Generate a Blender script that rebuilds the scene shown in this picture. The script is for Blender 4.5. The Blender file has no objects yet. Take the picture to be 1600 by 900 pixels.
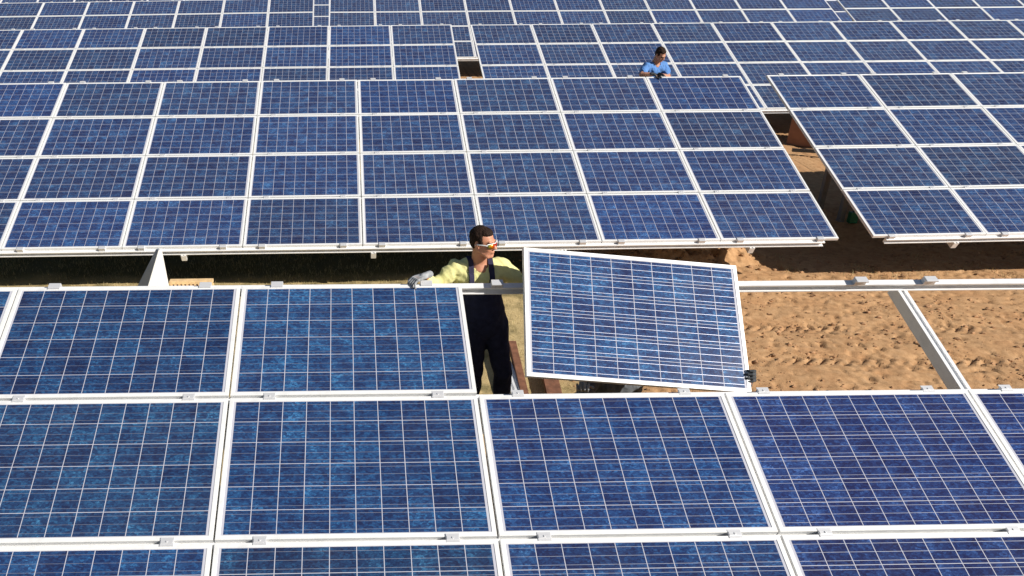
import bpy, bmesh, math, random
import numpy as np
from mathutils import Vector, Matrix, Euler
from mathutils.bvhtree import BVHTree
random.seed(7); rng = np.random.RandomState(7)
S = bpy.context.scene
R = math.radians

# ------------------------------------------------------------------ camera
cam_d = bpy.data.cameras.new("camera"); cam = bpy.data.objects.new("camera", cam_d)
S.collection.objects.link(cam)
cam.rotation_mode = 'XYZ'
cam.location = (0.78144, -5.42238, 2.45951)
cam.rotation_euler = (1.13901, 0.00676, -0.02156)
cam_d.sensor_width = 36; cam_d.lens = 1228.73 / 1600 * 36
cam_d.shift_x = 240.626 / 1600; cam_d.shift_y = 0.0
cam_d.clip_start = 0.05; cam_d.clip_end = 2000
S.camera = cam

# ------------------------------------------------------------------ light
SUNV = Vector((1.25, -0.79, 1.03)).normalized()
w = bpy.data.worlds.new("World"); S.world = w; w.use_nodes = True
nt = w.node_tree; bg = nt.nodes["Background"]
sky = nt.nodes.new("ShaderNodeTexSky"); sky.sky_type = 'NISHITA'; sky.sun_disc = False
sky.sun_elevation = math.asin(SUNV.z); sky.sun_rotation = math.atan2(SUNV.x, SUNV.y)
sky.altitude = 200; sky.air_density = 1.0; sky.dust_density = 0.6; sky.ozone_density = 1.2
nt.links.new(sky.outputs[0], bg.inputs[0]); bg.inputs[1].default_value = 0.05
sd = bpy.data.lights.new("sun", 'SUN'); sd.energy = 5.0; sd.angle = R(0.53); sd.color = (1.0, 0.95, 0.87)
so = bpy.data.objects.new("sun", sd); S.collection.objects.link(so)
so.rotation_mode = 'QUATERNION'; so.rotation_quaternion = SUNV.to_track_quat('Z', 'Y'); so.location = (30, -20, 30)
S.view_settings.view_transform = 'Standard'; S.view_settings.look = 'None'
S.view_settings.exposure = 0.28; S.view_settings.gamma = 1; S.view_settings.use_curve_mapping = False
S.cycles.max_bounces = 6

GZ = -2.35           # ground level; the top edge of every panel table is z = 0
TH = 0.4096          # tilt of the tables
PX, PY = 1.67, 1.01  # module pitch

# ------------------------------------------------------------------ node helpers
def new_mat(name):
    m = bpy.data.materials.new(name); m.use_nodes = True
    return m, m.node_tree, m.node_tree.nodes["Principled BSDF"]
class N:
    def __init__(s, nt): s.nt = nt
    def n(s, typ, **kw):
        x = s.nt.nodes.new(typ)
        for k, v in kw.items(): setattr(x, k, v)
        return x
    def l(s, a, b): s.nt.links.new(a, b)
    def val(s, sock, v):
        if hasattr(v, 'is_output'): s.l(v, sock)
        else: sock.default_value = v
    def math(s, op, a, b=None, c=None, clamp=False):
        x = s.n("ShaderNodeMath", operation=op, use_clamp=clamp)
        s.val(x.inputs[0], a)
        if b is not None: s.val(x.inputs[1], b)
        if c is not None: s.val(x.inputs[2], c)
        return x.outputs[0]
    def mix(s, f, a, b, mode='MIX'):
        x = s.n("ShaderNodeMix", data_type='RGBA', blend_type=mode)
        s.val(x.inputs['Factor'], f)
        for k, v in ((6, a), (7, b)):
            if hasattr(v, 'is_output'): s.l(v, x.inputs[k])
            else: x.inputs[k].default_value = (*v, 1) if len(v) == 3 else v
        return x.outputs[2]
    def ramp(s, f, stops, interp='LINEAR'):
        x = s.n("ShaderNodeValToRGB"); s.val(x.inputs[0], f); cr = x.color_ramp; cr.interpolation = interp
        while len(cr.elements) < len(stops): cr.elements.new(0.5)
        for e, (p, c) in zip(cr.elements, stops):
            e.position = p; e.color = (*c, 1) if len(c) == 3 else c
        return x.outputs[0]
    def noise(s, vec, scale, detail=3, rough=0.5, dist=0.0):
        x = s.n("ShaderNodeTexNoise"); x.inputs['Scale'].default_value = scale; x.inputs['Detail'].default_value = detail
        x.inputs['Roughness'].default_value = rough; x.inputs['Distortion'].default_value = dist
        if vec is not None: s.l(vec, x.inputs['Vector'])
        return x.outputs['Fac']
    def bump(s, h, strength, dist, bsdf):
        b = s.n("ShaderNodeBump"); b.inputs['Strength'].default_value = strength; b.inputs['Distance'].default_value = dist
        s.l(h, b.inputs['Height']); s.l(b.outputs[0], bsdf.inputs['Normal'])

def simple_mat(name, col, rough=0.6, metal=0.0, var=0.15, scale=30, bump=0.0, bdist=0.002, spec=0.5, detail=4):
    m, nt, b = new_mat(name); g = N(nt)
    tc = g.n("ShaderNodeTexCoord").outputs['Object']
    f = g.noise(tc, scale, detail)
    lo = tuple(c * (1 - var) for c in col); hi = tuple(min(1, c * (1 + var)) for c in col)
    g.l(g.ramp(f, [(0.3, lo), (0.7, hi)]), b.inputs['Base Color'])
    b.inputs['Roughness'].default_value = rough; b.inputs['Metallic'].default_value = metal
    b.inputs['Specular IOR Level'].default_value = spec
    if bump: g.bump(f, bump, bdist, b)
    return m

# polycrystalline cells under glass: 10 x 6 cells, fine white grid, three bus bars per cell
def cell_material():
    m, nt, b = new_mat("solar_cells"); g = N(nt)
    tc = g.n("ShaderNodeTexCoord").outputs['Object']
    oi = g.n("ShaderNodeObjectInfo")
    sep = g.n("ShaderNodeSeparateXYZ"); g.l(tc, sep.inputs[0])
    x0, y0 = 0.0425, 0.0305; cw = (1.658 - 2 * x0) / 10; ch = (0.99 - 2 * y0) / 6
    cx = g.math('DIVIDE', g.math('SUBTRACT', sep.outputs[0], x0), cw)
    cy = g.math('DIVIDE', g.math('SUBTRACT', g.math('MULTIPLY', sep.outputs[1], -1), y0), ch)
    ix = g.math('FLOOR', cx); iy = g.math('FLOOR', cy)
    fx = g.math('FRACT', cx); fy = g.math('FRACT', cy)
    def edge(f, half):                      # 1 within half (fraction) of a cell border
        d = g.math('MINIMUM', f, g.math('SUBTRACT', 1.0, f))
        return g.math('LESS_THAN', d, half)
    gx = edge(fx, 0.0023 / cw); gy = edge(fy, 0.0019 / ch)
    out = g.math('MAXIMUM', g.math('MAXIMUM', g.math('LESS_THAN', cx, 0.0), g.math('GREATER_THAN', cx, 10.0)),
                 g.math('MAXIMUM', g.math('LESS_THAN', cy, 0.0), g.math('GREATER_THAN', cy, 6.0)))
    grid = g.math('MAXIMUM', g.math('MAXIMUM', gx, gy), out)
    bb = g.math('MULTIPLY', fy, 3.0); bb = g.math('ABSOLUTE', g.math('SUBTRACT', g.math('FRACT', bb), 0.5))
    bus = g.math('MULTIPLY', g.math('LESS_THAN', bb, 0.0009 / ch * 3), g.math('SUBTRACT', 1.0, grid))
    # per-cell tone
    cmb = g.n("ShaderNodeCombineXYZ"); g.l(ix, cmb.inputs[0]); g.l(iy, cmb.inputs[1])
    g.l(g.math('MULTIPLY', oi.outputs['Random'], 91.7), cmb.inputs[2])
    wn = g.n("ShaderNodeTexWhiteNoise", noise_dimensions='3D'); g.l(cmb.outputs[0], wn.inputs['Vector'])
    # crystal flakes: stretched voronoi, orientation and offset differ by cell
    add = g.n("ShaderNodeVectorMath", operation='MULTIPLY_ADD')
    g.l(wn.outputs['Color'], add.inputs[0]); add.inputs[1].default_value = (3, 3, 3); g.l(tc, add.inputs[2])
    mp = g.n("ShaderNodeMapping"); g.l(add.outputs[0], mp.inputs[0])
    mp.inputs['Rotation'].default_value = (0, 0, 0.7); mp.inputs['Scale'].default_value = (1.0, 1.9, 1.0)
    vo = g.n("ShaderNodeTexVoronoi"); vo.inputs['Scale'].default_value = 48; g.l(mp.outputs[0], vo.inputs['Vector'])
    vs = g.n("ShaderNodeSeparateColor"); g.l(vo.outputs['Color'], vs.inputs[0])
    vo2 = g.n("ShaderNodeTexVoronoi"); vo2.inputs['Scale'].default_value = 120; g.l(mp.outputs[0], vo2.inputs['Vector'])
    vs2 = g.n("ShaderNodeSeparateColor"); g.l(vo2.outputs['Color'], vs2.inputs[0])
    fl = g.math('ADD', g.math('MULTIPLY', vs.outputs[0], 0.6), g.math('MULTIPLY', vs2.outputs[1], 0.4))
    big = g.noise(add.outputs[0], 7, 3)
    t = g.math('ADD', g.math('MULTIPLY_ADD', wn.outputs['Value'], 0.20, 0.05), g.math('MULTIPLY', g.math('SUBTRACT', fl, 0.12), 0.72))
    t = g.math('ADD', t, g.math('MULTIPLY', g.math('SUBTRACT', big, 0.5), 0.9))
    col = g.ramp(t, [(0.08, (0.0065, 0.014, 0.058)), (0.42, (0.010, 0.034, 0.112)),
                     (0.70, (0.016, 0.072, 0.190)), (0.98, (0.050, 0.19, 0.40))])
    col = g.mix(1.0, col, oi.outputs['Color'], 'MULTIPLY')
    col = g.mix(grid, col, (0.50, 0.50, 0.56))
    # thin film of dust on the glass
    dust = g.noise(tc, 2.3, 5, 0.6)
    col = g.mix(g.math('MULTIPLY', dust, 0.045), col, (0.42, 0.37, 0.30))
    col = g.mix(bus, col, (0.52, 0.53, 0.60))
    g.l(col, b.inputs['Base Color']); g.l(g.math('MULTIPLY', bus, 0.8), b.inputs['Metallic'])
    b.inputs['Specular IOR Level'].default_value = 0.42
    g.l(g.math('ADD', g.math('MULTIPLY_ADD', dust, 0.16, 0.06), g.math('MULTIPLY', bus, 0.36)), b.inputs['Roughness'])
    return m

def alu_material(name, col=(0.80, 0.80, 0.79), rough=0.42, metal=0.35):
    m, nt, b = new_mat(name); g = N(nt)
    tc = g.n("ShaderNodeTexCoord").outputs['Object']; oi = g.n("ShaderNodeObjectInfo")
    mp = g.n("ShaderNodeMapping"); g.l(tc, mp.inputs[0]); mp.inputs['Scale'].default_value = (3, 60, 60)
    f = g.noise(mp.outputs[0], 3, 4); d = g.noise(tc, 9, 5, 0.65)
    c = g.ramp(f, [(0.25, tuple(x * .90 for x in col)), (0.75, col)])
    c = g.mix(g.ramp(d, [(0.52, (0, 0, 0)), (0.78, (.55, .55, .55))]), c, tuple(x * .62 for x in col))
    g.l(c, b.inputs['Base Color']); b.inputs['Metallic'].default_value = metal
    g.l(g.math('MULTIPLY_ADD', d, 0.25, rough - 0.1), b.inputs['Roughness'])
    g.bump(f, 0.12, 0.001, b)
    return m

M = {}
M['cells'] = cell_material()
M['frame'] = alu_material("anodised_frame", (0.86, 0.86, 0.85), 0.45, 0.15)
M['rail'] = alu_material("mill_aluminium", (0.88, 0.88, 0.88), 0.40, 0.15)
M['clamp'] = alu_material("clamp_metal", (0.74, 0.74, 0.75), 0.38, 0.35)
M['white'] = simple_mat("white_coated_metal", (0.90, 0.90, 0.89), 0.5, 0, 0.04, 12)
M['galv'] = alu_material("galvanised_steel", (0.20, 0.20, 0.21), 0.5, 0.5)
M['white_shaded'] = simple_mat('shaded_white_metal', (0.34, 0.38, 0.44), .5, 0, .06, 20)  # shaded side of the white support, its shade put into the colour
M['wood'] = simple_mat("pale_wood", (0.74, 0.52, 0.28), 0.75, 0, 0.2, 18, 0.4)
M['brown'] = simple_mat("brown_wood", (0.20, 0.085, 0.045), 0.75, 0, 0.35, 14, 0.4)
M['card'] = simple_mat("cardboard", (0.27, 0.135, 0.085), 0.85, 0, 0.12, 9)
M['black'] = simple_mat("black_plastic", (0.02, 0.02, 0.022), 0.45, 0, 0.3, 20)
M['green'] = simple_mat("green_plastic", (0.02, 0.16, 0.07), 0.4, 0, 0.2, 12)

# ------------------------------------------------------------------ object helpers
def link(o, parent=None):
    S.collection.objects.link(o)
    if parent: o.parent = parent
    return o
def obj(name, me, mat=None, parent=None):
    if isinstance(me, bmesh.types.BMesh):
        b = me; me = bpy.data.meshes.new(name); b.to_mesh(me); b.free()
    if mat: me.materials.append(mat)
    return link(bpy.data.objects.new(name, me), parent)
def thing(name, label, cat, loc=(0, 0, 0), group=None, matrix=None):
    o = bpy.data.objects.new(name, None); o.empty_display_size = 0.1; link(o)
    if matrix is not None: o.matrix_world = matrix
    else: o.location = loc
    tag(o, label, cat, group); return o
def tag(o, label, cat, group=None, kind=None):
    if label: o['label'] = label
    if cat: o['category'] = cat
    if group: o['group'] = group
    if kind: o['kind'] = kind
def box(bm, lo, hi, bevel=0.0, mtx=None):
    vs = [bm.verts.new((x, y, z)) for x in (lo[0], hi[0]) for y in (lo[1], hi[1]) for z in (lo[2], hi[2])]
    fs = [bm.faces.new([vs[i] for i in q]) for q in ((0, 1, 3, 2), (4, 6, 7, 5), (0, 4, 5, 1), (2, 3, 7, 6), (0, 2, 6, 4), (1, 5, 7, 3))]
    if bevel:
        es = list({e for f in fs for e in f.edges})
        r = bmesh.ops.bevel(bm, geom=es, offset=bevel, segments=2, affect='EDGES', profile=0.7)
        vs = list({v for f in r['faces'] for v in f.verts} | {v for v in vs if v.is_valid})
    if mtx is not None:
        for v in vs: v.co = mtx @ v.co
    return vs
def extrude_x(bm, prof, x0, x1, mtx=None):
    """closed (y, z) profile swept along x, capped"""
    a = [bm.verts.new((x0, p[0], p[1])) for p in prof]; b = [bm.verts.new((x1, p[0], p[1])) for p in prof]
    n = len(prof)
    for i in range(n): bm.faces.new((a[i], a[(i + 1) % n], b[(i + 1) % n], b[i]))
    bm.faces.new(list(reversed(a))); bm.faces.new(b)
    if mtx is not None:
        for v in a + b: v.co = mtx @ v.co
    bmesh.ops.recalc_face_normals(bm, faces=bm.faces)

# ------------------------------------------------------------------ ground
def vnoise(x, y, seed=0):
    xi = np.floor(x).astype(np.int64); yi = np.floor(y).astype(np.int64); fx = x - xi; fy = y - yi
    fx = fx * fx * (3 - 2 * fx); fy = fy * fy * (3 - 2 * fy)
    def h(a, b):
        n = (a * 374761393 + b * 668265263 + seed * 1442695041) & 0xffffffff
        n = ((n ^ (n >> 13)) * 1274126177) & 0xffffffff
        return ((n ^ (n >> 16)) & 0xffff) / 65535.0
    return (h(xi, yi) * (1 - fx) + h(xi + 1, yi) * fx) * (1 - fy) + (h(xi, yi + 1) * (1 - fx) + h(xi + 1, yi + 1) * fx) * fy
def fbm(x, y, o=4, seed=0):
    s = 0; a = 0.5; t = 0
    for i in range(o):
        s = s + a * vnoise(x * 2 ** i + 17.3 * i, y * 2 ** i - 9.1 * i, seed + i); t += a; a *= 0.5
    return s / t
def axis(lo, a, b, hi, fine, grow=1.25):
    mid = list(np.arange(a, b, fine)); out = [a]; st = fine
    while out[-1] > lo: st *= grow; out.append(out[-1] - st)
    right = [b]; st = fine
    while right[-1] < hi: st *= grow; right.append(right[-1] + st)
    return np.array(sorted(set(out)) [:-1] + mid + right)
def ground_h(X, Y):
    h = (fbm(X * .5, Y * .5, 3, 3) - .5) * 0.10 + (fbm(X * 3, Y * 3, 4, 11) - .5) * 0.045
    sand = 1 / (1 + np.exp(-np.clip(X - 3.7 + (fbm(X, Y, 3, 5) - .5) * 1.8, -20, 20) * 3.0))
    # clods and gouges, stretched along the direction of work
    u = X * .86 - Y * .5; v = X * .5 + Y * .86
    n = fbm(u * 8, v * 24, 4, 21)
    h += sand * (-np.clip(n - .56, 0, 1) * 0.15 * np.clip((fbm(X * 1.1, Y * 1.1, 2, 31) - .30) * 3, 0, 1))
    h += sand * (fbm(u * 9, v * 26, 3, 41) - .5) * 0.013 - sand * np.clip(fbm(X * 13, Y * 13, 3, 47) - .64, 0, 1) * .16
    # wheel tracks with tread prints, running beside the tables
    for yc, wdt in ((2.75, .20), (3.65, .20)):
        yy = yc + 0.10 * np.sin(X * .45)
        d = np.abs(Y - yy) / wdt; m = np.clip(1.2 - d, 0, 1)
        tread = (np.sin((X * 1.0 + np.abs(Y - yy) * 1.1) * 2 * math.pi / .16) > .35) * .036
        h -= sand * m * (0.02 + tread * np.clip(fbm(X * 1.7, Y * 1.7, 2, 61) * 2.2 - .55, 0, 1))
    # dug-out heap by the gap between the tables
    r = np.hypot((X - 6.2) / 1.35, (Y - 6.2) / .66)
    h += np.clip(1 - r, 0, 1) ** .8 * (0.30 + .55 * (fbm(X * 7, Y * 7, 5, 71) - .5))
    r = np.hypot((X - 9.2) / 1.8, (Y - 6.6) / .9)
    h -= np.clip(1 - r, 0, 1) * 0.06
    h -= 0.10 / (1 + np.exp(-np.clip((X - 7.5) * 1.5, -20, 20))) * np.exp(-((Y - 5.8) / 1.5) ** 2)
    return h
gx = axis(-300, -4.5, 14.5, 300, 0.028); gy = axis(-300, 1.6, 8.0, 600, 0.028)
X, Y = np.meshgrid(gx, gy, indexing='ij')
far = np.clip((np.hypot(X - 5, Y - 6) - 25) / 30, 0, 1)
Z = GZ + ground_h(X, Y) * (1 - far)
nx, ny = X.shape
co = np.stack([X, Y, Z], -1).reshape(-1, 3).astype(np.float32)
ii = np.arange(nx * ny).reshape(nx, ny)
quad = np.stack([ii[:-1, :-1], ii[1:, :-1], ii[1:, 1:], ii[:-1, 1:]], -1).reshape(-1, 4)
me = bpy.data.meshes.new("ground")
me.vertices.add(len(co)); me.vertices.foreach_set("co", co.ravel())
me.loops.add(quad.size); me.loops.foreach_set("vertex_index", quad.ravel().astype(np.int32))
me.polygons.add(len(quad)); me.polygons.foreach_set("loop_start", np.arange(0, quad.size, 4, dtype=np.int32))
me.polygons.foreach_set("use_smooth", np.ones(len(quad), dtype=bool))
me.update(calc_edges=True)
def ground_material():
    m, nt, b = new_mat("sandy_soil"); g = N(nt)
    tc = g.n("ShaderNodeTexCoord").outputs['Object']; sep = g.n("ShaderNodeSeparateXYZ"); g.l(tc, sep.inputs[0])
    n1 = g.noise(tc, 1.1, 4); n2 = g.noise(tc, 9, 6, 0.65); n3 = g.noise(tc, 60, 4, 0.7); n4 = g.noise(tc, 2.6, 5, 0.6)
    sand = g.ramp(n2, [(0.28, (0.29, 0.145, 0.062)), (0.5, (0.46, 0.262, 0.125)), (0.75, (0.58, 0.355, 0.19))])
    sand = g.mix(g.ramp(n4, [(0.45, (0, 0, 0)), (0.7, (.75, .75, .75))]), sand, (0.40, 0.20, 0.088))
    sand = g.mix(g.math('MULTIPLY', n3, 0.35), sand, (0.64, 0.42, 0.235))
    mp = g.n("ShaderNodeMapping"); g.l(tc, mp.inputs[0]); mp.inputs['Scale'].default_value = (1, 3.5, 1); mp.inputs['Rotation'].default_value = (0, 0, .5)
    s1 = g.noise(mp.outputs[0], 38, 6, 0.75, 1.5)
    straw = g.ramp(s1, [(0.32, (0.17, 0.11, 0.045)), (0.48, (0.46, 0.34, 0.16)), (0.66, (0.70, 0.56, 0.31))])
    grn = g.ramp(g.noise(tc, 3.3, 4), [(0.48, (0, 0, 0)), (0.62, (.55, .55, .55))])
    turf_shade = g.n("ShaderNodeMapRange", interpolation_type='SMOOTHSTEP'); g.l(g.math('ADD', sep.outputs[1], g.math('MULTIPLY', n1, 0.7)), turf_shade.inputs[0])
    turf_shade.inputs[1].default_value = 5.4; turf_shade.inputs[2].default_value = 6.0; turf_shade.inputs[4].default_value = 0.9  # dark green turf that also paints deeper shade along the second table's shadow strip
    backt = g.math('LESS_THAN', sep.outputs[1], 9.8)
    grn = g.math('MAXIMUM', grn, g.math('MULTIPLY', turf_shade.outputs[0], backt))
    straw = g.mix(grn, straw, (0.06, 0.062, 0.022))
    mp2 = g.n("ShaderNodeMapping"); g.l(tc, mp2.inputs[0]); mp2.inputs['Rotation'].default_value = (0, 0, .53); mp2.inputs['Scale'].default_value = (1.6, 11, 1)
    scr = g.noise(mp2.outputs[0], 2.2, 5, .7)
    sand = g.mix(g.ramp(scr, [(0.56, (0, 0, 0)), (0.72, (.6, .6, .6))]), sand, (0.27, 0.13, 0.055))
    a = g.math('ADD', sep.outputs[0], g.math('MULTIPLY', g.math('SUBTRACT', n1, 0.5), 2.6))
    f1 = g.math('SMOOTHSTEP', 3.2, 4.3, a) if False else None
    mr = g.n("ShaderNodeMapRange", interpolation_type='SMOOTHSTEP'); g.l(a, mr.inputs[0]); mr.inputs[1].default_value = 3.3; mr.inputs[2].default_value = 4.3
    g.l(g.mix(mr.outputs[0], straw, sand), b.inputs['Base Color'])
    b.inputs['Roughness'].default_value = 0.95; b.inputs['Specular IOR Level'].default_value = 0.15
    hh = g.math('ADD', g.math('MULTIPLY', n2, 0.6), g.math('MULTIPLY', n3, 0.4))
    g.bump(hh, 0.6, 0.02, b)
    return m
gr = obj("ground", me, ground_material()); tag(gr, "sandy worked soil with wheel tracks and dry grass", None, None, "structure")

# dry and green grass blades near the tables on the left and along the shade line
def blades(n, pick, hmin, hmax, wid, name, label, mat):
    P = []
    while len(P) < n:
        q = pick()
        if q is not None: P.append(q)
    P = np.array(P); k = len(P)
    gz = GZ + ground_h(P[:, 0], P[:, 1])
    hgt = rng.uniform(hmin, hmax, k) * rng.uniform(.4, 1, k); az = rng.uniform(0, 2 * math.pi, k); ln = rng.uniform(.1, .9, k) * hgt
    dx, dy = np.cos(az), np.sin(az); fa = rng.uniform(0, math.pi, k); wx, wy = np.cos(fa) * wid, np.sin(fa) * wid
    V = np.zeros((k, 5, 3))
    V[:, 0] = np.stack([P[:, 0] - wx, P[:, 1] - wy, gz - .01], 1); V[:, 1] = np.stack([P[:, 0] + wx, P[:, 1] + wy, gz - .01], 1)
    mx = P[:, 0] + dx * ln * .35; my = P[:, 1] + dy * ln * .35
    V[:, 2] = np.stack([mx + wx * .7, my + wy * .7, gz + hgt * .6], 1); V[:, 3] = np.stack([mx - wx * .7, my - wy * .7, gz + hgt * .6], 1)
    V[:, 4] = np.stack([P[:, 0] + dx * ln, P[:, 1] + dy * ln, gz + hgt], 1)
    base = np.arange(k)[:, None] * 5
    faces = [tuple(q) for q in (base + np.array([0, 1, 2, 3])).tolist()] + [tuple(q) for q in (base + np.array([3, 2, 4])).tolist()]
    me = bpy.data.meshes.new(name); me.from_pydata(V.reshape(-1, 3).tolist(), [], faces)
    o = obj(name, me, mat); tag(o, label, "grass", None, "stuff"); return o
def grass_mat(name, cols):
    m, nt, b = new_mat(name); g = N(nt)
    geo = g.n("ShaderNodeNewGeometry")
    g.l(g.ramp(geo.outputs['Random Per Island'], cols), b.inputs['Base Color'])
    b.inputs['Roughness'].default_value = 0.7
    return m
def left_pick():
    x = rng.uniform(-6, 4.2); y = rng.uniform(1.5, 7.0)
    if vnoise(np.array([x * 2.]), np.array([y * 2.]), 9)[0] < rng.uniform(0, .75): return None
    if x > 3.1 + rng.uniform(-.8, .8): return None
    return (x, y)
def right_pick():
    x = rng.uniform(7.5, 15); y = rng.uniform(5.0, 6.2)
    if vnoise(np.array([x * 2.5]), np.array([y * 2.5]), 4)[0] < rng.uniform(.3, .9): return None
    return (x, y)
blades(26000, left_pick, .02, .10, .0022, "dry_grass", "dry straw coloured grass among the tables behind the worker",
       grass_mat("straw_blades", [(0.0, (0.62, 0.50, 0.26)), (0.6, (0.42, 0.33, 0.15)), (1.0, (0.20, 0.19, 0.06))]))
def gap_pick():
    x = rng.uniform(9.5, 15); y = rng.uniform(9.5, 14.5)
    return (x, y)
blades(1500, right_pick, .03, .09, .003, "grass_fringe", "sparse straw tufts at the edge of the shade on the right",
       grass_mat("fringe_blades", [(0.0, (0.60, 0.46, 0.25)), (1.0, (0.30, 0.25, 0.10))]))

# crumbs of soil and small stones on the sand
ico = bmesh.new(); bmesh.ops.create_icosphere(ico, subdivisions=1, radius=1)
iv = np.array([v.co[:] for v in ico.verts]); ifc = np.array([[v.index for v in f.verts] for f in ico.faces]); ico.free()
k = 0; V = []; F = []
while k < 3600:
    x = rng.uniform(3.4, 14); y = rng.uniform(1.8, 6.6)
    if vnoise(np.array([x * 1.6]), np.array([y * 2.1]), 77)[0] < rng.uniform(.15, 1.0): continue
    r = .007 + .022 * rng.rand() ** 4
    if abs(y - 6.1) < .6 and abs(x - 6.3) < 1.2: r *= 1.6
    z = GZ + ground_h(np.array([x]), np.array([y]))[0]
    q = iv * (1 + rng.uniform(-.3, .3, (len(iv), 1))) * np.array([r * rng.uniform(.8, 1.5), r * rng.uniform(.8, 1.3), r * rng.uniform(.5, .9)])
    V.append(q + np.array([x, y, z + r * .25])); F.append(ifc + k * len(iv)); k += 1
me = bpy.data.meshes.new("soil_crumbs"); me.from_pydata(np.concatenate(V).tolist(), [], np.concatenate(F).tolist())
o = obj("soil_crumbs", me, simple_mat("soil_crumb", (0.36, 0.20, 0.10), .95, 0, .45, 7, 0)); tag(o, "small clods and pebbles scattered over the orange sand", "clods", None, "stuff")

# ------------------------------------------------------------------ module meshes
def frame_mesh():
    bm = bmesh.new(); W, H = 1.658, 0.99
    prof = [(0, -.042), (0, -.0018), (.0018, 0), (.0265, 0), (.0285, -.002), (.0285, -.042)]
    rings = []
    for sx, sy in ((0, 0), (1, 0), (1, 1), (0, 1)):
        ring = []
        for d, z in prof:
            ring.append(bm.verts.new(((W - d) if sx else d, (-H + d) if sy else -d, z)))
        rings.append(ring)
    for i in range(4):
        a, b = rings[i], rings[(i + 1) % 4]
        for k in range(len(prof)):
            k2 = (k + 1) % len(prof); bm.faces.new((a[k], a[k2], b[k2], b[k]))
    bmesh.ops.recalc_face_normals(bm, faces=bm.faces)
    me = bpy.data.meshes.new("frame"); bm.to_mesh(me); bm.free(); me.materials.append(M['frame']); return me
def glass_mesh():
    bm = bmesh.new(); box(bm, (.0275, -.9625, -.0095), (1.6305, -.0275, -.0035))
    me = bpy.data.meshes.new("glass"); bm.to_mesh(me); bm.free(); me.materials.append(M['cells']); return me
FR, GL = frame_mesh(), glass_mesh()
def make_panel(mtx, label, tint=(1, 1, 1), group="solar panels mounted on the tables", proto=[]):
    if not proto:
        t = bpy.data.objects.new("solar_panel", None); t.empty_display_size = .1
        f = bpy.data.objects.new("frame", FR); gl = bpy.data.objects.new("glass", GL)
        proto += [t, f, gl]
    else:
        t, f, gl = [q.copy() for q in proto[:3]]
    for q in (t, f, gl): S.collection.objects.link(q)
    f.parent = t; gl.parent = t; gl.color = (*tint, 1)
    t.matrix_world = mtx
    t['label'] = label; t['category'] = "solar panel"
    if group: t['group'] = group
    elif 'group' in t: del t['group']
    return t

def rail_profile():
    # (y, z) across the rail: y negative faces the camera side
    return [(.026, -.044), (-.024, -.044), (-.024, -.058), (-.022, -.0595), (.020, -.0595), (.020, -.080), (.004, -.081), (.004, -.085),
            (.020, -.086), (.020, -.108), (-.024, -.110), (-.024, -.119), (.026, -.119)]
def table_matrix(off, rot):
    return Matrix.Translation(off) @ Euler(rot, 'XYZ').to_matrix().to_4x4() @ Matrix.Rotation(TH, 4, 'X')
CL = None
def clamp_mesh():
    bm = bmesh.new()
    box(bm, (-.036, -.012, -.043), (.036, .012, .007), .002)
    box(bm, (-.040, -.027, -.001), (.040, .027, .0040), .0012)
    r = bmesh.ops.create_cone(bm, cap_ends=True, segments=8, radius1=.006, radius2=.006, depth=.005)
    for v in r['verts']: v.co.z += .009
    me = bpy.data.meshes.new("clamp"); bm.to_mesh(me); bm.free(); me.materials.append(M['clamp']); return me
def end_clamp_mesh():
    bm = bmesh.new()
    box(bm, (-.045, -.006, -.044), (.045, .034, .010), .004)
    box(bm, (-.045, -.022, -.0005), (.045, .010, .011), .002)
    me = bpy.data.meshes.new("clamp"); bm.to_mesh(me); bm.free(); me.materials.append(M['clamp']); return me
CM, EM = clamp_mesh(), end_clamp_mesh()

def rack(name_label, off, rot, c0, c1, rafters, clamp_rows, nrows=4, rail_ends=(0.2, 0.2), posts=(0.7, 1.9)):
    mtx = table_matrix(off, rot)
    t = thing("mounting_rack", name_label, "mounting rack", matrix=mtx, group="aluminium racks carrying the panel tables")
    for r in range(nrows + 1):
        bm = bmesh.new(); extrude_x(bm, rail_profile(), c0 * PX + rail_ends[0], c1 * PX - rail_ends[1], Matrix.Translation((0, -r * PY + (.012 if r == 0 else -.012 if r == nrows else 0), 0)))
        obj("rail", bm, M['rail'], t)
    inv = mtx.inverted()
    for x in rafters:
        bm = bmesh.new()
        prof = [(-.036, -.119), (-.012, -.119), (-.012, -.132), (.012, -.132), (.012, -.119), (.036, -.119), (.036, -.222), (-.036, -.222)]
        # swept along the slope: build along x then turn
        extrude_x(bm, prof, -.06, nrows * PY + .05, Matrix.Translation((x, 0, 0)) @ Matrix.Rotation(-math.pi / 2, 4, 'Z'))
        obj("rafter", bm, M['rail'], t)
        for v in posts:
            top = mtx @ Vector((x, -v, -.224)); g = GZ - .25
            bm = bmesh.new(); box(bm, (top.x - .045, top.y - .045, g), (top.x + .045, top.y + .045, top.z + .0), .004, inv)
            obj("post", bm, M['galv'], t)
    for r in clamp_rows:
        for c in range(math.ceil(c0), math.floor(c1)):
            for s in (.27, 1.67 - .27):
                if r in (0, nrows):
                    me_ = EM; m4 = Matrix.Translation((c * PX + s, (-.008 if r == 0 else -nrows * PY + .012), 0))
                    if r == nrows: m4 = m4 @ Matrix.Rotation(math.pi, 4, 'Z')
                else:
                    me_ = CM; m4 = Matrix.Translation((c * PX + s, -r * PY, 0))
                o = bpy.data.objects.new("clamp", me_); link(o, t); o.matrix_local = m4
    return t, mtx

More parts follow.
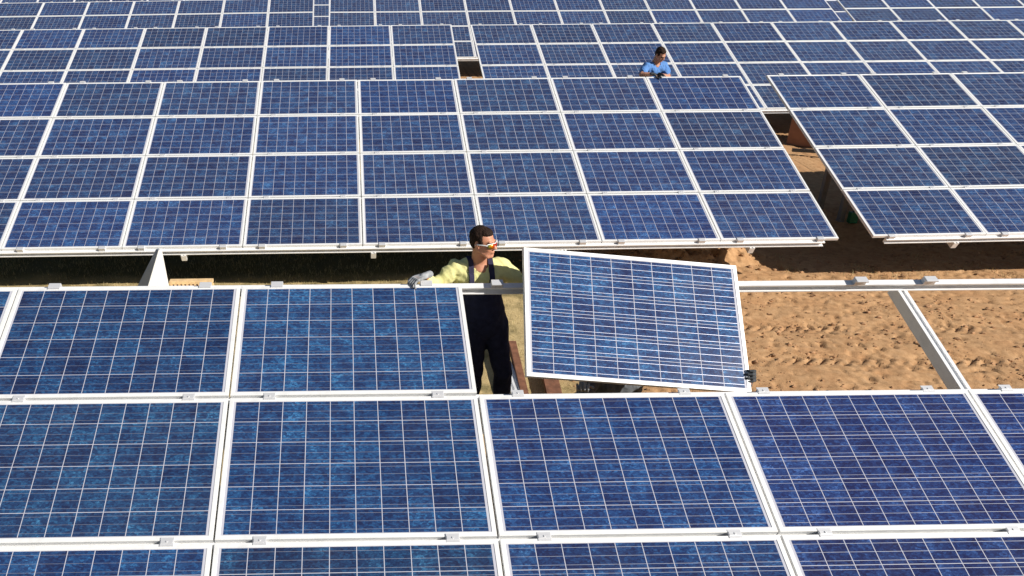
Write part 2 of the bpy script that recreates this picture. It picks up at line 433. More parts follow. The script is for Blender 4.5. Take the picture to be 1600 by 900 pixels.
# ------------------------------------------------------------------ tables of panels
def projx(p):
    d = cam.matrix_world.inverted() @ p if False else CAMI @ p
    return 559.374 + 1228.73 * d.x / -d.z, 450 - 1228.73 * d.y / -d.z
CAMI = (Matrix.Translation(cam.location) @ cam.rotation_euler.to_matrix().to_4x4()).inverted()
ORD = ["first", "second", "third", "fourth", "fifth", "sixth", "seventh", "eighth", "ninth", "tenth", "eleventh", "twelfth",
       "thirteenth", "fourteenth", "fifteenth", "sixteenth", "seventeenth", "eighteenth", "nineteenth", "twentieth",
       "21st", "22nd", "23rd", "24th", "25th", "26th", "27th", "28th", "29th", "30th"]
ROWS = ["top row", "second row down", "third row down", "bottom row"]
tint_rng = random.Random(3)
def fill(mtx, cols, rows, where, skip=(), tintf=None, cmax=-99):
    for r in rows:
        seen = []
        for c in cols:
            if (c, r) in skip: continue
            L = Matrix.Translation((c * PX + .006, -r * PY - .01, 0))
            cen = mtx @ L @ Vector((.825, -.495, 0)); lx, _ = projx(mtx @ L @ Vector((0, -.5, 0))); rx, ry = projx(mtx @ L @ Vector((1.65, -.5, 0)))
            if rx < -60 or (lx > 1660 and c > cmax): continue
            seen.append((c, L, rx > 6 and lx < 1594))
        k = 0; past = 0
        for c, L, vis in seen:
            if vis: lab = "solar panel, %s from left, %s, %s" % (ORD[k], ROWS[r], where); k += 1
            else:
                if k: past += 1; far_ = past
                else: far_ = next(i for i, q in enumerate(seen) if q[2]) - [q[0] for q in seen].index(c)
                lab = "solar panel %s past the photo's %s edge, %s, %s" % ("just" if far_ == 1 else ORD[far_ - 1], "right" if k else "left", ROWS[r], where)
            q = 0.0022
            J = Euler((tint_rng.uniform(-q, q), tint_rng.uniform(-q, q), 0)).to_matrix().to_4x4()
            tint = tintf(c, r) if tintf else (1, 1, 1)
            k1 = tint_rng.uniform(.82, 1.15); k2 = tint_rng.uniform(.90, 1.08)
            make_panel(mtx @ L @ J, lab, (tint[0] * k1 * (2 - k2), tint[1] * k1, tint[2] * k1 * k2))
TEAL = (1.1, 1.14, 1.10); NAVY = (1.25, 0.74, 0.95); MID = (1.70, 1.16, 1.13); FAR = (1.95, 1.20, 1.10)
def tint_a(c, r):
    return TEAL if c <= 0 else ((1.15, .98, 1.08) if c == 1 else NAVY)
# (off, rot)
TA = ((0, 0, 0), (-0.00283, 0.00679, -0.00124))
TB = ((1.05461, 8.45379, 0.04055), (-0.00033, -0.00035, -0.00387))
TC = ((-1.20729, 17.09499, -0.02091), (-0.00035, -0.0039, -0.01536))
TD = ((-1.85939, 25.76685, 0.00045), (-0.00279, -0.00537, -0.0004))
TB2 = ((8.28634, 8.62786, 0.01517), (0.00845, 0.00237, 0.01799))
TC2 = ((4.32033, 17.082, -0.02036), (-0.00522, 0.00152, 0.00915))
TD2 = ((0.37215, 25.73498, 0.00846), (0.00308, 0.00099, -0.01595))
xr = 5.12
_, mA = rack("open aluminium rack of the nearest table, its bay bare beside the worker", *TA, -2, 5, [xr + 2.65, xr, 1.52, -1.1, -3.2], (0, 1, 2, 3), rail_ends=(0, 0), posts=(1.75, 3.2))
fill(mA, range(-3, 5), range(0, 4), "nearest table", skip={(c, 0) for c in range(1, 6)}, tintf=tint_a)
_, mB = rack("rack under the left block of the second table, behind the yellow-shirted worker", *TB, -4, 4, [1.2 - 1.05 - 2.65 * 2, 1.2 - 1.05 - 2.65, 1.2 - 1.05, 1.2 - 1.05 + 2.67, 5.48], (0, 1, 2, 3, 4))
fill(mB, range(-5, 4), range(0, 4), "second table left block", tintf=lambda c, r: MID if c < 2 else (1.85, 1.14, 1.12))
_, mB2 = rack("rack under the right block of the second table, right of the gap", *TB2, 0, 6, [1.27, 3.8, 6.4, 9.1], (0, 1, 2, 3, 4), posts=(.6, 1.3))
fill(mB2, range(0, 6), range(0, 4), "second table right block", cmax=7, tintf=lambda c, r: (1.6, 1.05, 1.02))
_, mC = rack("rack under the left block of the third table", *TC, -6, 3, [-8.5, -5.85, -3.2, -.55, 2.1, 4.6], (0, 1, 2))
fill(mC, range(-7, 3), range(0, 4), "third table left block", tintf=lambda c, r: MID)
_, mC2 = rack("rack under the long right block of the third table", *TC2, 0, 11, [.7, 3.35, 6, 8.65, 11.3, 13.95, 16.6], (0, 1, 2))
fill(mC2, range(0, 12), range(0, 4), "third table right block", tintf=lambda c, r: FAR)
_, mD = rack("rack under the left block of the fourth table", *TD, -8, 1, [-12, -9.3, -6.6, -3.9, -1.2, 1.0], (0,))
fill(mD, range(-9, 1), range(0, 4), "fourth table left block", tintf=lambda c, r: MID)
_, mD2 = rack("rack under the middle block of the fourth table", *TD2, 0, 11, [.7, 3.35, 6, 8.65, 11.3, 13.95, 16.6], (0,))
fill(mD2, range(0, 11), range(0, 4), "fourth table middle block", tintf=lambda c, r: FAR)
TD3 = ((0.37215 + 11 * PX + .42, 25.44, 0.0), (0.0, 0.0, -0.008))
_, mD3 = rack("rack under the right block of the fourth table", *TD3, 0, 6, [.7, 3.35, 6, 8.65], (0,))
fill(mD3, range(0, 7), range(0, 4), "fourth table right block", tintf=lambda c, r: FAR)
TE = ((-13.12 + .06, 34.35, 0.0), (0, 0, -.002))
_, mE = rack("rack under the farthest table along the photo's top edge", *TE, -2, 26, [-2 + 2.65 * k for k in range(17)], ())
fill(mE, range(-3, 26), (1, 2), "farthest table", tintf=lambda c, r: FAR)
fill(mE, list(range(5, 9)) + list(range(18, 22)), (3,), "farthest table through the gaps", tintf=lambda c, r: FAR)

# the module being lifted into place
cp = Euler((R(45.2056), R(6.2724), R(0.4591)), 'XYZ').to_matrix().to_4x4()
cpm = Matrix.Translation((2.1272, 0.0341, 0.2611)) @ cp
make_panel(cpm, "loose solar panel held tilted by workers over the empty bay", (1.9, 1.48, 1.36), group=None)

# ------------------------------------------------------------------ things lying about
def boxthing(name, label, cat, size, mtx, mat, bevel=.004, group=None):
    bm = bmesh.new(); s = size
    box(bm, (-s[0] / 2, -s[1] / 2, 0), (s[0] / 2, s[1] / 2, s[2]), bevel)
    o = obj(name, bm, mat); o.matrix_world = mtx; tag(o, label, cat, group); return o
# white folded channel standing in front of the second table
def prism(name, pts, mat, parent=None):
    bm = bmesh.new(); v = [bm.verts.new(p) for p in pts]
    bmesh.ops.convex_hull(bm, input=v); return obj(name, bm, mat, parent)
t = thing("leaning_support", "tall white wedge-shaped metal support leaning up to the second table's edge", "metal support", (-1.8, 4.3, GZ))
def rel(p): return (p[0] + 1.8, p[1] - 4.3, p[2] - GZ)
def down(a_, b_, z=-2.42):      # extend the line b_ -> a_ to the ground
    a_, b_ = Vector(a_), Vector(b_); return a_ + (a_ - b_) * ((a_.z - z) / (b_.z - a_.z))
CT, PT, QT = (-1.725, 4.36, -1.436), (-1.673, 4.31, -1.42), (-1.655, 4.385, -1.44)
CB, PB, QB = down((-2.05, 4.45, -1.99), CT), down((-1.868, 4.30, -1.93), PT), down((-1.716, 4.78, -2.12), QT)
prism("side_plate", [rel(p) for p in [PB, QB, PT, QT, QB + Vector((-.03, .03, 0)), Vector(QT) + Vector((-.03, .02, 0))]], M['white'], t)
bm = bmesh.new()
a = [Vector(rel(p)) for p in (CB, PB + Vector((-.006, -.012, 0)), Vector(PT) + Vector((-.004, -.01, 0)), CT)]
b = [p + Vector((.012, .03, 0)) for p in a]
bmesh.ops.convex_hull(bm, input=[bm.verts.new(p) for p in a + b]); obj("channel", bm, M['white_shaded'], t)
# perforated timber block
bm = bmesh.new()
L_ = .62
for z0, z1 in ((0, .11), (.14, .185)): box(bm, (-L_ / 2, -.05, z0), (L_ / 2, .05, z1), .003)
for k in range(11):
    x = -L_ / 2 + (k + .5) * L_ / 11; box(bm, (x - .014, -.0495, .11), (x + .014, .0495, .14))
o = obj("wooden_block", bm, M['wood']); o.location = (-1.42, 4.93, GZ + .02); tag(o, "pale wooden block with a row of slots on the ground beside the white support", "wooden block")
# pair of spare profiles and boards behind the worker's legs
def stick(name, label, cat, p0, p1, w_, h_, mat, grooves=False):
    p0, p1 = Vector(p0), Vector(p1); d = p1 - p0
    q = d.to_track_quat('X', 'Z'); L = d.length
    bm = bmesh.new()
    if grooves:
        hw = w_ / 2; prof = []
        prof = [(-hw, 0), (-hw, h_), (-hw * .62, h_), (-hw * .62, h_ * .6), (-hw * .2, h_ * .6), (-hw * .2, h_), (hw * .2, h_), (hw * .2, h_ * .6), (hw * .62, h_ * .6), (hw * .62, h_), (hw, h_), (hw, 0)]
        extrude_x(bm, prof, 0, L)
    else: box(bm, (0, -w_ / 2, 0), (L, w_ / 2, h_), .004)
    o = obj(name, bm, mat); o.rotation_mode = 'QUATERNION'; o.rotation_quaternion = q; o.location = p0; tag(o, label, cat); return o
stick("aluminium_profile", "grooved silver profile lying behind the standing worker's legs", "metal profile", (2.66, 1.7, GZ + .06), (2.68, 3.3, GZ + .06), .125, .06, M['rail'], True)
stick("wooden_plank", "reddish brown plank lying right of the silver profile", "plank", (2.72, 1.6, GZ + .02), (2.82, 3.0, GZ + .09), .085, .10, M['brown'])
stick("wooden_board", "short brown board poking out below the held panel", "board", (3.06, 1.7, GZ + .03), (3.17, 2.7, GZ + .06), .17, .05, M['brown'])
# between second and third tables
boxthing("cardboard_box", "brown cardboard box seen through the gap beyond the second table", "box", (1.5, 1.0, .72),
         Matrix.Translation((12.25, 12.75, GZ)) @ Matrix.Rotation(R(-38), 4, 'Z'), M['card'], .01)
stick("black_pipe", "black pipe on the ground in front of the cardboard box", "pipe", (10.9, 11.75, GZ + .12), (12.9, 11.15, GZ + .12), .07, .07, M['black'])
t = thing("green_canister", "small green canister in the shade under the second table's right block", "canister", (9.72, 7.45, GZ))
bm = bmesh.new(); box(bm, (-.07, -.05, 0), (.07, .05, .20), .02); obj("body", bm, M['green'], t)
bm = bmesh.new(); box(bm, (-.02, -.02, .195), (.02, .02, .24), .006); obj("cap", bm, M['black'], t)

# ------------------------------------------------------------------ people
def ell(bm, c, r, mtx=None, seg=20, rot=None):
    q = bmesh.ops.create_uvsphere(bm, u_segments=seg, v_segments=seg // 2, radius=1)
    Rm = rot.to_matrix().to_4x4() if rot else Matrix()
    X_ = Matrix.Translation(c) @ Rm @ Matrix.Diagonal((r[0], r[1], r[2], 1))
    if mtx is not None: X_ = mtx @ X_
    for v in q['verts']: v.co = X_ @ v.co
def cap(bm, a, b, ra, rb, seg=16, flat=None, mtx=None):
    """tapered capsule; flat=(axis vector, factor) squashes the section along that axis"""
    a, b = Vector(a), Vector(b)
    if mtx is not None: a, b = mtx @ a, mtx @ b
    d = (b - a); L = d.length; d = d / max(L, 1e-9)
    ref = Vector((0, 0, 1)) if abs(d.z) < .9 else Vector((0, 1, 0))
    u = d.cross(ref).normalized(); v = d.cross(u).normalized()
    rings = []
    def ring(c, r):
        out = []
        for i in range(seg):
            t_ = 2 * math.pi * i / seg; o_ = u * math.cos(t_) * r + v * math.sin(t_) * r
            if flat: ax = flat[0]; o_ = o_ - ax * o_.dot(ax) * (1 - flat[1])
            out.append(bm.verts.new(c + o_))
        return out
    for k in range(1, 5):
        t_ = math.pi / 2 * k / 5; rings.append(ring(a - d * ra * math.cos(t_), ra * math.sin(t_)))
    for k in range(0, 5):
        f = k / 4; rings.append(ring(a + d * L * f, ra + (rb - ra) * f))
    for k in range(1, 5):
        t_ = math.pi / 2 * k / 5; rings.append(ring(b + d * rb * math.sin(t_), rb * math.cos(t_)))
    for i in range(len(rings) - 1):
        for j in range(seg): bm.faces.new((rings[i][j], rings[i][(j + 1) % seg], rings[i + 1][(j + 1) % seg], rings[i + 1][j]))
    bm.faces.new(list(reversed(rings[0]))); bm.faces.new(rings[-1])
def fuse(name, bm, voxel, mat, parent, smooth=6, wrinkle=0.0, wscale=18, noise_seed=0):
    bmesh.ops.recalc_face_normals(bm, faces=bm.faces)
    me = bpy.data.meshes.new(name); bm.to_mesh(me); bm.free()
    o = bpy.data.objects.new(name, me); S.collection.objects.link(o)
    m = o.modifiers.new("r", 'REMESH'); m.mode = 'VOXEL'; m.voxel_size = voxel; m.use_smooth_shade = True
    s = o.modifiers.new("s", 'SMOOTH'); s.factor = .5; s.iterations = smooth
    dg = bpy.context.evaluated_depsgraph_get()
    me2 = bpy.data.meshes.new_from_object(o.evaluated_get(dg)); bpy.data.objects.remove(o); bpy.data.meshes.remove(me)
    n = len(me2.vertices); c = np.zeros(n * 3); me2.vertices.foreach_get("co", c); c = c.reshape(-1, 3)
    if wrinkle:
        nn = np.zeros(n * 3); me2.vertices.foreach_get("normal", nn); nn = nn.reshape(-1, 3)
        q = fbm(c[:, 0] * wscale + c[:, 1] * wscale * .7, c[:, 2] * wscale * .9 - c[:, 1] * 7, 3, noise_seed) - .5
        r = np.abs(fbm(c[:, 0] * wscale * .5 + c[:, 2] * 4, c[:, 2] * wscale * .35 + c[:, 0] * 6, 2, noise_seed + 5) - .5)
        c = c + nn * ((q * 1.2 - r * 1.6) * wrinkle)[:, None]
    base = np.array(parent.location)
    me2.vertices.foreach_set("co", (c - base).ravel()); me2.update()
    me2.polygons.foreach_set("use_smooth", np.ones(len(me2.polygons), dtype=bool))
    me2.name = name; me2.materials.clear(); me2.materials.append(mat)
    return link(bpy.data.objects.new(name, me2), parent)

def skin_material(name, col):
    m, nt, b = new_mat(name); g = N(nt)
    tc = g.n("ShaderNodeTexCoord").outputs['Object']; f = g.noise(tc, 22, 4)
    g.l(g.ramp(f, [(0.3, tuple(c * .82 for c in col)), (0.7, col)]), b.inputs['Base Color'])
    b.inputs['Roughness'].default_value = .5; b.inputs['Subsurface Weight'].default_value = .08
    b.inputs['Subsurface Radius'].default_value = (.01, .004, .002)
    return m
def cloth_material(name, col, var=.12, weave=900):
    m, nt, b = new_mat(name); g = N(nt)
    tc = g.n("ShaderNodeTexCoord").outputs['Object']; f = g.noise(tc, 26, 5, .6)
    g.l(g.ramp(f, [(0.25, tuple(c * (1 - var) for c in col)), (0.75, tuple(min(1, c * (1 + var)) for c in col))]), b.inputs['Base Color'])
    b.inputs['Roughness'].default_value = .9; b.inputs['Specular IOR Level'].default_value = .2
    g.bump(f, .35, .006, b)
    return m
M['skin'] = skin_material("skin", (0.58, 0.265, 0.16)); M['skin2'] = skin_material("tanned_skin", (0.52, 0.26, 0.16))
M['yellow'] = cloth_material("yellow_jersey", (0.72, 0.68, 0.31)); M['navy'] = cloth_material("navy_twill", (0.017, 0.021, 0.050), .3)
M['strap'] = cloth_material("navy_webbing", (0.035, 0.032, 0.065), .2)
M['blue'] = cloth_material("blue_jersey", (0.10, 0.23, 0.52)); M['glove'] = cloth_material("grey_glove", (0.30, 0.31, 0.32), .4)
M['dglove'] = cloth_material("dark_glove", (0.06, 0.065, 0.07), .5); M['hair'] = simple_mat("dark_hair", (0.022, 0.011, 0.007), .8, 0, .6, 120, 1.0, .006, .2)
M['grey'] = cloth_material("grey_shirt", (0.12, 0.13, 0.14)); M['boot'] = simple_mat("boot_leather", (0.03, 0.022, 0.016), .6)
M['eye'] = simple_mat("eye", (0.03, 0.02, 0.015), .2); M['metalgrey'] = alu_material("tool_metal", (.5, .5, .5), .3, .8)
def lens_material():
    m, nt, b = new_mat("mirror_lens"); g = N(nt)
    tc = g.n("ShaderNodeTexCoord").outputs['Generated']; sep = g.n("ShaderNodeSeparateXYZ"); g.l(tc, sep.inputs[0])
    g.l(g.ramp(sep.outputs[0], [(0.0, (.02, .12, .12)), (.22, (.55, .42, .03)), (.45, (.85, .22, .01)), (.7, (.60, .02, .01)), (1, (.45, .01, .02))]), b.inputs['Base Color'])
    b.inputs['Metallic'].default_value = .6; b.inputs['Roughness'].default_value = .12
    return m
M['lens'] = lens_material()

def hand(bm, wrist, fwd, up, side, curl=0.5, r=.0095, scale=1.0, curls=None):
    """fwd = towards the fingers, up = back of the hand, side=+1/-1 thumb side; fingers curl away from up"""
    f = Vector(fwd).normalized(); upv = Vector(up); upv = (upv - f * upv.dot(f)).normalized(); rt = f.cross(upv) * side
    W = Vector(wrist); s = scale
    for k in range(4):                       # palm rays
        o = rt * (.033 - .022 * k) * s
        cap(bm, W + o * .55, W + f * .088 * s + o, .015 * s, .0135 * s, 10)
    lens_ = [(.040, .026, .021), (.045, .030, .022), (.042, .028, .021), (.032, .021, .018)]
    for k in range(4):
        base = W + f * .090 * s + rt * (.033 - .022 * k) * s; d = f.copy(); a = 0
        cu = (curls[k] if curls else curl)
        p = base
        for j, L in enumerate(lens_[k]):
            a += cu * (0.75, 1.0, .7)[j]
            d = (f * math.cos(a) - upv * math.sin(a) + rt * (.10 - .065 * k)).normalized()
            q = p + d * L * s; cap(bm, p, q, r * s * (1 - .05 * j), r * s * (.95 - .07 * j), 10); p = q
    p = W + f * .022 * s + rt * .030 * s; q = p + (f * .55 + rt * .75 - upv * .25).normalized() * .042 * s
    cap(bm, p, q, .014 * s, .012 * s, 10); p = q
    q = p + (f * .85 + rt * .30 - upv * .35).normalized() * .034 * s; cap(bm, p, q, .0115 * s, .0105 * s, 10); p = q
    q = p + (f * .9 + rt * .05 - upv * .4).normalized() * .026 * s; cap(bm, p, q, .0105 * s, .009 * s, 10)

def head_parts(bm, H):
    e = lambda c, r, rot=None: ell(bm, c, r, H, 20, rot)
    e((0, -.012, .030), (.076, .094, .088)); e((0, .028, -.030), (.063, .066, .080))
    e((0, .040, -.070), (.052, .046, .040)); e((0, .068, -.098), (.026, .022, .020))
    e((0, .082, .022), (.048, .014, .013)); e((.034, .066, -.028), (.024, .020, .022)); e((-.034, .066, -.028), (.024, .020, .022))
    cap(bm, (0, .090, .012), (0, .113, -.028), .008, .0125, 12, None, H); e((.010, .102, -.032), (.009, .010, .008)); e((-.010, .102, -.032), (.009, .010, .008))
    e((0, .088, -.058), (.022, .012, .0055)); e((0, .086, -.070), (.020, .012, .006))
    for s in (-1, 1):
        e((s * .079, -.008, -.012), (.009, .020, .032), Euler((R(-12), 0, R(-18 * s)))); e((s * .076, .0, -.036), (.007, .010, .010))
    for s in (-1, 1): cap(bm, (s * .055, .01, -.05), (s * .030, .062, -.098), .020, .016, 12, None, H)

def person(spec):
    J = {k: Vector(v) for k, v in spec['J'].items()}
    root = thing("person", spec['label'], "person", spec['foot'])
    H = Matrix.Translation(J['head']) @ Euler(spec['head_rot'], 'XYZ').to_matrix().to_4x4()   # head local: +y is the face
    fw = Vector(spec['front']).normalized()       # chest direction
    k = spec.get('k', 1.0)
    bm = bmesh.new(); head_parts(bm, H)
    nb = J['neck']; cap(bm, H @ Vector((0, -.028, -.055)), nb, .057, .062); cap(bm, nb, nb.lerp(J['chest'], .3), .066, .09)
    def torso(bm, add):
        fl = (fw, .62)
        shl, shr = J['shL'], J['shR']
        cap(bm, shl.lerp(J['chest'], .12), shr.lerp(J['chest'], .12), .066 + add, .066 + add, 16)
        cap(bm, nb - Vector((0, 0, .045)), shl, .050 + add, .056 + add); cap(bm, nb - Vector((0, 0, .045)), shr, .050 + add, .056 + add)
        cap(bm, J['chest'], J['waist'], .168 + add, .142 + add, 20, fl)
        cap(bm, J['waist'], J['hip'] if add == 0 else J['waist'].lerp(J['hip'], .45), .138 + add, .150 + add * .5, 20, (fw, .68))
        for s_, q in ((1, shl), (-1, shr)):
            c = J['chest'].lerp(q, .45); ell(bm, c + fw * .045 + Vector((0, 0, -.01)), (.075 + add, .055 + add, .06 + add))
            cap(bm, q, J['chest'] * .55 + J['waist'] * .45 + (q - J['chest']) * .30 * Vector((1, 1, 0)) if False else (J['chest'] * .6 + J['waist'] * .4 + Vector(((q - J['chest']).x * .45, (q - J['chest']).y * .45, 0))), .058 + add, .085 + add)
    torso(bm, 0)
    for a, b, c in (('shL', 'elL', 'wrL'), ('shR', 'elR', 'wrR')):
        cap(bm, J[a], J[b], .053, .041); cap(bm, J[b], J[b].lerp(J[c], .35), .042, .044); cap(bm, J[b].lerp(J[c], .35), J[c], .044, .028)
    for a, b, c in (('hpL', 'knL', 'anL'), ('hpR', 'knR', 'anR')):
        cap(bm, J[a], J[b], .085, .056); cap(bm, J[b], J[b].lerp(J[c], .35), .056, .058); cap(bm, J[b].lerp(J[c], .35), J[c], .058, .038)
        cap(bm, J[c] + Vector((0, 0, -.02)), J[c] + Vector((0, -.13, -.05)), .036, .03)
    if not spec.get('gloved'):
        pass
    for h in spec['hands']:
        hand(bm, h['w'], h['f'], h['u'], h['s'], h.get('c', .5), .0062 if h.get('glove') else .0085, .93 if h.get('glove') else 1.0)
    body = fuse("body", bm, .0072, M[spec['skin']], root, 3)
    # shirt
    bm = bmesh.new(); torso(bm, .021)
    for a, b, c in (('shL', 'elL', 'wrL'), ('shR', 'elR', 'wrR')):
        sl = spec['sleeve']
        if sl <= 1: cap(bm, J[a], J[a].lerp(J[b], sl), .071, .072)
        else:
            cap(bm, J[a], J[b], .070, .061); cap(bm, J[b], J[b].lerp(J[c], sl - 1), .061, .052)
    shirt = fuse("shirt", bm, .0075, M[spec['shirt']], root, 6, .021, 19, 3)
    root_bvh = BVHTree.FromPolygons([tuple(v.co + root.location) for v in shirt.data.vertices], [tuple(p.vertices) for p in shirt.data.polygons])
    # open the neckline: drop the faces above the neck base so that skin shows
    mm = shirt.data; bmn = bmesh.new(); bmn.from_mesh(mm); rootv = Vector(root.location); nbl = nb - rootv
    cut = [f for f in bmn.faces if (lambda d: math.hypot(d.x, d.y - 0) < (.078 if d.z > -.03 else max(0, (.078 + (d.z + .03) * 0.85))) and d.z > -.115 and (d.dot(fw) > -.02 or d.z > -.0))(f.calc_center_median() - nbl - fw * .012)]
    bmesh.ops.delete(bmn, geom=cut, context='FACES'); bmn.to_mesh(mm); bmn.free()
    sm = shirt.modifiers.new("thick", 'SOLIDIFY'); sm.thickness = .003; sm.offset = -1
    # trousers
    bm = bmesh.new(); cap(bm, J['waist'].lerp(J['hip'], spec.get('belt', .3)), J['hip'], .166, .184, 20, (fw, .78))
    for a, b, c in (('hpL', 'knL', 'anL'), ('hpR', 'knR', 'anR')):
        cap(bm, J[a], J[b], .108, .082); cap(bm, J[b], J[c], .083, .072)
    if spec.get('bib'):
        cap(bm, J['chest'].lerp(J['waist'], .62) + fw * .02, J['waist'].lerp(J['hip'], .6) + fw * .01, .172, .184, 20, (fw, .80))
    fuse("overalls" if spec.get('bib') else "trousers", bm, .010, M['navy'], root, 5, .017, 13, 9)
    for s_, q in (('L', J['anL']), ('R', J['anR'])):
        bm = bmesh.new(); cap(bm, q + Vector((0, .02, -.03)), q + Vector((0, -.16, -.055)), .048, .042, 14); cap(bm, q + Vector((0, 0, .05)), q, .052, .05, 14)
        fuse("boot", bm, .008, M['boot'], root, 3)
    # gloves
    for h in spec['hands']:
        if h.get('glove'):
            bm = bmesh.new(); hand(bm, h['w'], h['f'], h['u'], h['s'], h.get('c', .5), .0102, 1.0)
            f = Vector(h['f']).normalized(); cap(bm, Vector(h['w']) - f * .045, Vector(h['w']) + f * .02, .029, .026, 14)
            fuse("glove", bm, .0034, M[h['glove']], root, 2)
    # hair
    bm = bmesh.new(); e = lambda c, r, rot=None: ell(bm, c, r, H, 20, rot)
    e((0, -.026, .047), (.082, .092, .084)); e((0, -.050, .0), (.074, .062, .070)); e((0, .034, .088), (.056, .046, .026), Euler((R(-22), 0, 0)))
    for s_ in (-1, 1): e((s_ * .070, .022, .030), (.012, .024, .038))
    hr = fuse("hair", bm, .0045, M['hair'], root, 2, .009, 55, 21)
    # eyes and brows
    for s_ in (-1, 1):
        bm = bmesh.new(); ell(bm, (s_ * .031, .084, .0), (.012, .007, .0055), H, 12); q = obj("eye", bm, M['eye'], root)
        q.data.transform(Matrix.Translation(-rootv))
        bm = bmesh.new(); cap(bm, (s_ * .016, .096, .019), (s_ * .048, .086, .021), .0035, .003, 8, None, H); q = obj("eyebrow", bm, M['hair'], root)
        q.data.transform(Matrix.Translation(-rootv))
    return root, H, J, fw, root_bvh

def ribbon(name, path, width, thick, across, mat, parent):
    """path of (point, normal); across = width direction"""
    bm = bmesh.new(); prev = None; base = Vector(parent.location)
    for p, n in path:
        a = (across - n * across.dot(n)).normalized() * width / 2
        ring = [bm.verts.new(p - base + a + n * thick), bm.verts.new(p - base - a + n * thick), bm.verts.new(p - base - a - n * .004), bm.verts.new(p - base + a - n * .004)]
        if prev:
            for i in range(4): bm.faces.new((prev[i], prev[(i + 1) % 4], ring[(i + 1) % 4], ring[i]))
        else: bm.faces.new(ring)
        prev = ring
    bm.faces.new(list(reversed(prev))); bmesh.ops.recalc_face_normals(bm, faces=bm.faces)
    o = obj(name, bm, mat, parent)
    for p in o.data.polygons: p.use_smooth = False
    return o
def straps(shirt, root, centre, fw, offs, zlow, ztop, mat, name="strap"):
    rt = Vector((0, 0, 1)).cross(fw).normalized()
    bvh = shirt
    for o in offs:
        path = []
        for ang in np.linspace(0, 1, 30):
            # sweep from the front, over the shoulder, down the back
            if ang < .5:
                z = zlow + (ztop - .05 - zlow) * (ang / .5); org = centre + rt * o + fw * .5; org.z = z; d = -fw
            elif ang < .72:
                q = (ang - .5) / .22 * math.pi; org = centre + rt * (o * .97); org.z = ztop - .12
                d = -(fw * math.cos(q) + Vector((0, 0, 1)) * math.sin(q)); org = org - d * .5
            else:
                z = ztop - .07 - (ztop - zlow) * ((ang - .72) / .28); org = centre + rt * (o * (1 - (ang - .72) * 1.8)) - fw * .5; org.z = z; d = fw
            hit = bvh.ray_cast(org, d)
            if hit[0] is not None: path.append((hit[0], (-d + hit[1] * (1 if hit[1].dot(-d) > 0 else -1)).normalized()))
        ribbon(name, path, .040, .011, rt, mat, root)

# worker in the yellow shirt, standing behind the top rail of the nearest table
P1 = dict(label="worker in yellow shirt, navy overalls and red mirrored sunglasses by the bare bay", foot=(1.97, .27, -1.41),
    head_rot=(R(2), R(2), R(-134)), front=(.10, -1, 0), skin='skin', shirt='yellow', sleeve=1.80, bib=True, gloved=True, belt=.1,
    J=dict(head=(1.850, .190, .245), neck=(1.838, .255, .065), chest=(1.845, .275, -.10), waist=(1.88, .29, -.30), hip=(1.915, .28, -.46),
           shL=(2.028, .27, .000), elL=(2.20, .20, -.135), wrL=(2.34, .09, .030), shR=(1.665, .265, .000), elR=(1.475, .19, -.125), wrR=(1.405, .052, .026),
           hpL=(2.01, .28, -.50), hpR=(1.83, .28, -.50), knL=(2.085, .22, -.94), knR=(1.85, .24, -.94), anL=(2.12, .30, -1.32), anR=(1.84, .28, -1.32)),
    hands=[dict(w=(1.392, .042, .034), f=(-.86, -.50, -.06), u=(-.1, .0, 1), s=1, c=.75, glove='glove'),
           dict(w=(2.34, .09, .030), f=(.35, -.55, .55), u=(.3, .8, .3), s=-1, c=.45, glove='glove')])
root, H, J, fw, shirt = person(P1)
straps(shirt, root, Vector((1.842, .27, 0)), fw, (-.082, .078), -.24, .09, M['strap'])
# wraparound glasses
def glasses(H, root, lens, armmat):
    base = Vector(root.location)
    t_ = bmesh.new(); rows = []
    for k in range(19):
        a = R(-62 + 124 * k / 18); x = .071 * math.sin(a); y = .050 + .058 * math.cos(a) ** .9
        dip = .010 * math.exp(-((k - 9) / 1.6) ** 2); hgt = .021 * (1 - .35 * abs(k - 9) / 9)
        rows.append([H @ Vector((x, y, .014)) - base, H @ Vector((x, y + .001, .014 - (hgt * 2 - dip * 1.2))) - base])
    vs = [[t_.verts.new(p) for p in r] for r in rows]
    for i in range(18): t_.faces.new((vs[i][0], vs[i + 1][0], vs[i + 1][1], vs[i][1]))
    g = obj("sunglasses", t_, lens, root); s_ = g.modifiers.new("t", 'SOLIDIFY'); s_.thickness = .003
    for p in g.data.polygons: p.use_smooth = True
    for sg in (-1, 1):
        b = bmesh.new(); cap(b, (sg * .066, .078, .008), (sg * .083, .0, .006), .0052, .0045, 8, None, H); cap(b, (sg * .083, .0, .006), (sg * .081, -.018, -.004), .0045, .004, 8, None, H)
        q = obj("temple_arm", b, armmat, g); q.data.transform(Matrix.Translation(-base))
    b = bmesh.new(); cap(b, (-.062, .082, .016), (0, .112, .017), .0032, .0032, 8, None, H); cap(b, (.062, .082, .016), (0, .112, .017), .0032, .0032, 8, None, H)
    q = obj("brow_bar", b, armmat, g); q.data.transform(Matrix.Translation(-base))
glasses(H, root, M['lens'], M['white'])
boxthing("wooden_crate", "wooden crate under the yellow-shirted worker's boots", "crate", (.7, .62, .92), Matrix.Translation((1.97, .30, -1.405 - .92)), M['wood'], .01)

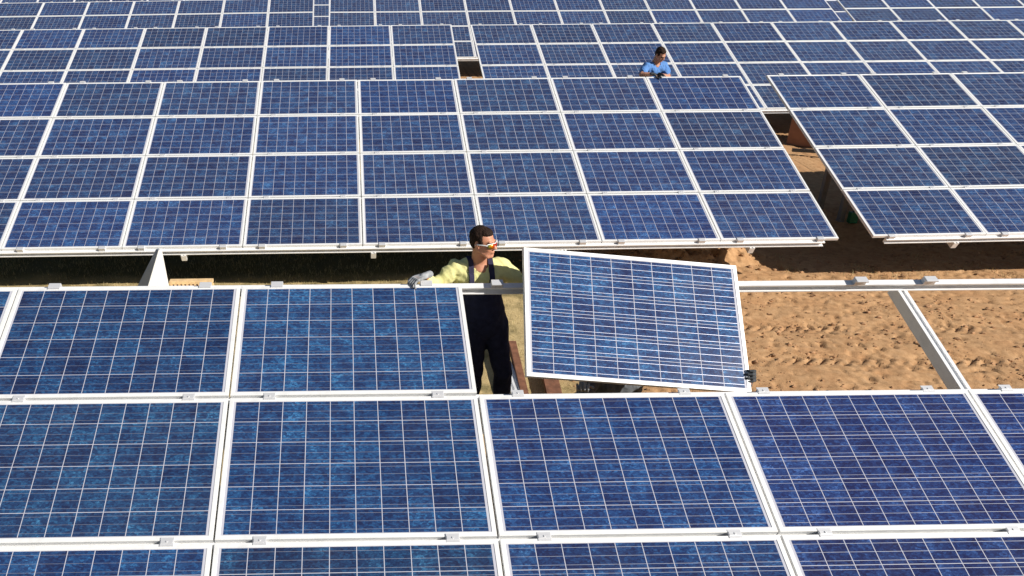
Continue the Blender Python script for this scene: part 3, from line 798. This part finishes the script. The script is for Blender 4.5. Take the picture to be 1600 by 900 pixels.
# second worker bending over the top edge of the second table
P2 = dict(label="dark-haired worker in a blue T-shirt behind the second table's top edge", foot=(6.38, 8.95, -1.28),
    head_rot=(R(-30), R(6), R(-158)), front=(.38, -1, 0), skin='skin2', shirt='blue', sleeve=.62, belt=.3,
    J=dict(head=(6.395, 8.74, .365), neck=(6.365, 8.83, .215), chest=(6.37, 8.87, .06), waist=(6.375, 8.94, -.16), hip=(6.38, 8.97, -.34),
           shL=(6.545, 8.90, .150), elL=(6.60, 8.74, -.03), wrL=(6.375, 8.56, .045), shR=(6.185, 8.77, .150), elR=(6.055, 8.60, .045), wrR=(6.215, 8.47, .070),
           hpL=(6.47, 8.98, -.38), hpR=(6.29, 8.94, -.38), knL=(6.49, 8.93, -.80), knR=(6.29, 8.90, -.80), anL=(6.49, 9.0, -1.19), anR=(6.28, 8.97, -1.19)),
    hands=[dict(w=(6.225, 8.465, .070), f=(.8, -.35, -.12), u=(.1, -.2, 1), s=1, c=.6, glove='dglove'),
           dict(w=(6.375, 8.56, .045), f=(-.45, -.75, -.1), u=(0, .1, 1), s=-1, c=.5)])
person(P2)
boxthing("wooden_crate", "wooden crate the blue-shirted worker stands on behind the second table", "crate", (.7, .6, 1.04), Matrix.Translation((6.38, 8.97, -1.275 - 1.04)), M['wood'], .01)
# cordless driver in his hand
t = thing("cordless_driver", "black cordless driver held over the panel edge by the blue-shirted worker", "power tool", (6.31, 8.40, .04))
bm = bmesh.new(); cap(bm, (-.01, .03, .045), (.03, -.07, .035), .026, .020, 12); obj("motor_housing", bm, M['black'], t)
bm = bmesh.new(); cap(bm, (-.005, .02, .03), (-.02, .03, -.04), .016, .016, 12); box(bm, (-.05, -.01, -.065), (.02, .06, -.035), .005); obj("grip", bm, M['black'], t)
bm = bmesh.new(); cap(bm, (.03, -.075, .035), (.045, -.125, .027), .010, .006, 10); obj("bit", bm, M['metalgrey'], t)

# third worker, almost wholly behind the lifted panel: gloved fingers at its right and lower edges
P3 = dict(label="worker hidden behind the tilted panel, dark glove gripping its right edge", foot=(3.02, .10, -2.28),
    head_rot=(R(5), 0, R(-170)), front=(.1, -1, 0), skin='skin2', shirt='grey', sleeve=1.85, belt=.3, k=1,
    J=dict(head=(3.02, .05, -.705), neck=(3.02, .10, -.87), chest=(3.02, .13, -1.03), waist=(3.02, .14, -1.25), hip=(3.02, .14, -1.42),
           shL=(3.21, .12, -.94), elL=(3.50, -.02, -.86), wrL=(3.70, -.36, -.60), shR=(2.83, .12, -.94), elR=(2.66, -.12, -.98), wrR=(2.56, -.38, -.80),
           hpL=(3.11, .14, -1.46), hpR=(2.93, .14, -1.46), knL=(3.13, .08, -1.86), knR=(2.91, .08, -1.86), anL=(3.13, .15, -2.19), anR=(2.91, .15, -2.19)),
    hands=[dict(w=(3.765, -.475, -.570), f=(-.12, -.80, .35), u=(1, 0, 0), s=-1, c=.95, glove='dglove'),
           dict(w=(2.54, -.45, -.66), f=(-.25, -.80, .12), u=(0, -.3, -1), s=1, c=.8, glove='glove')])
person(P3)
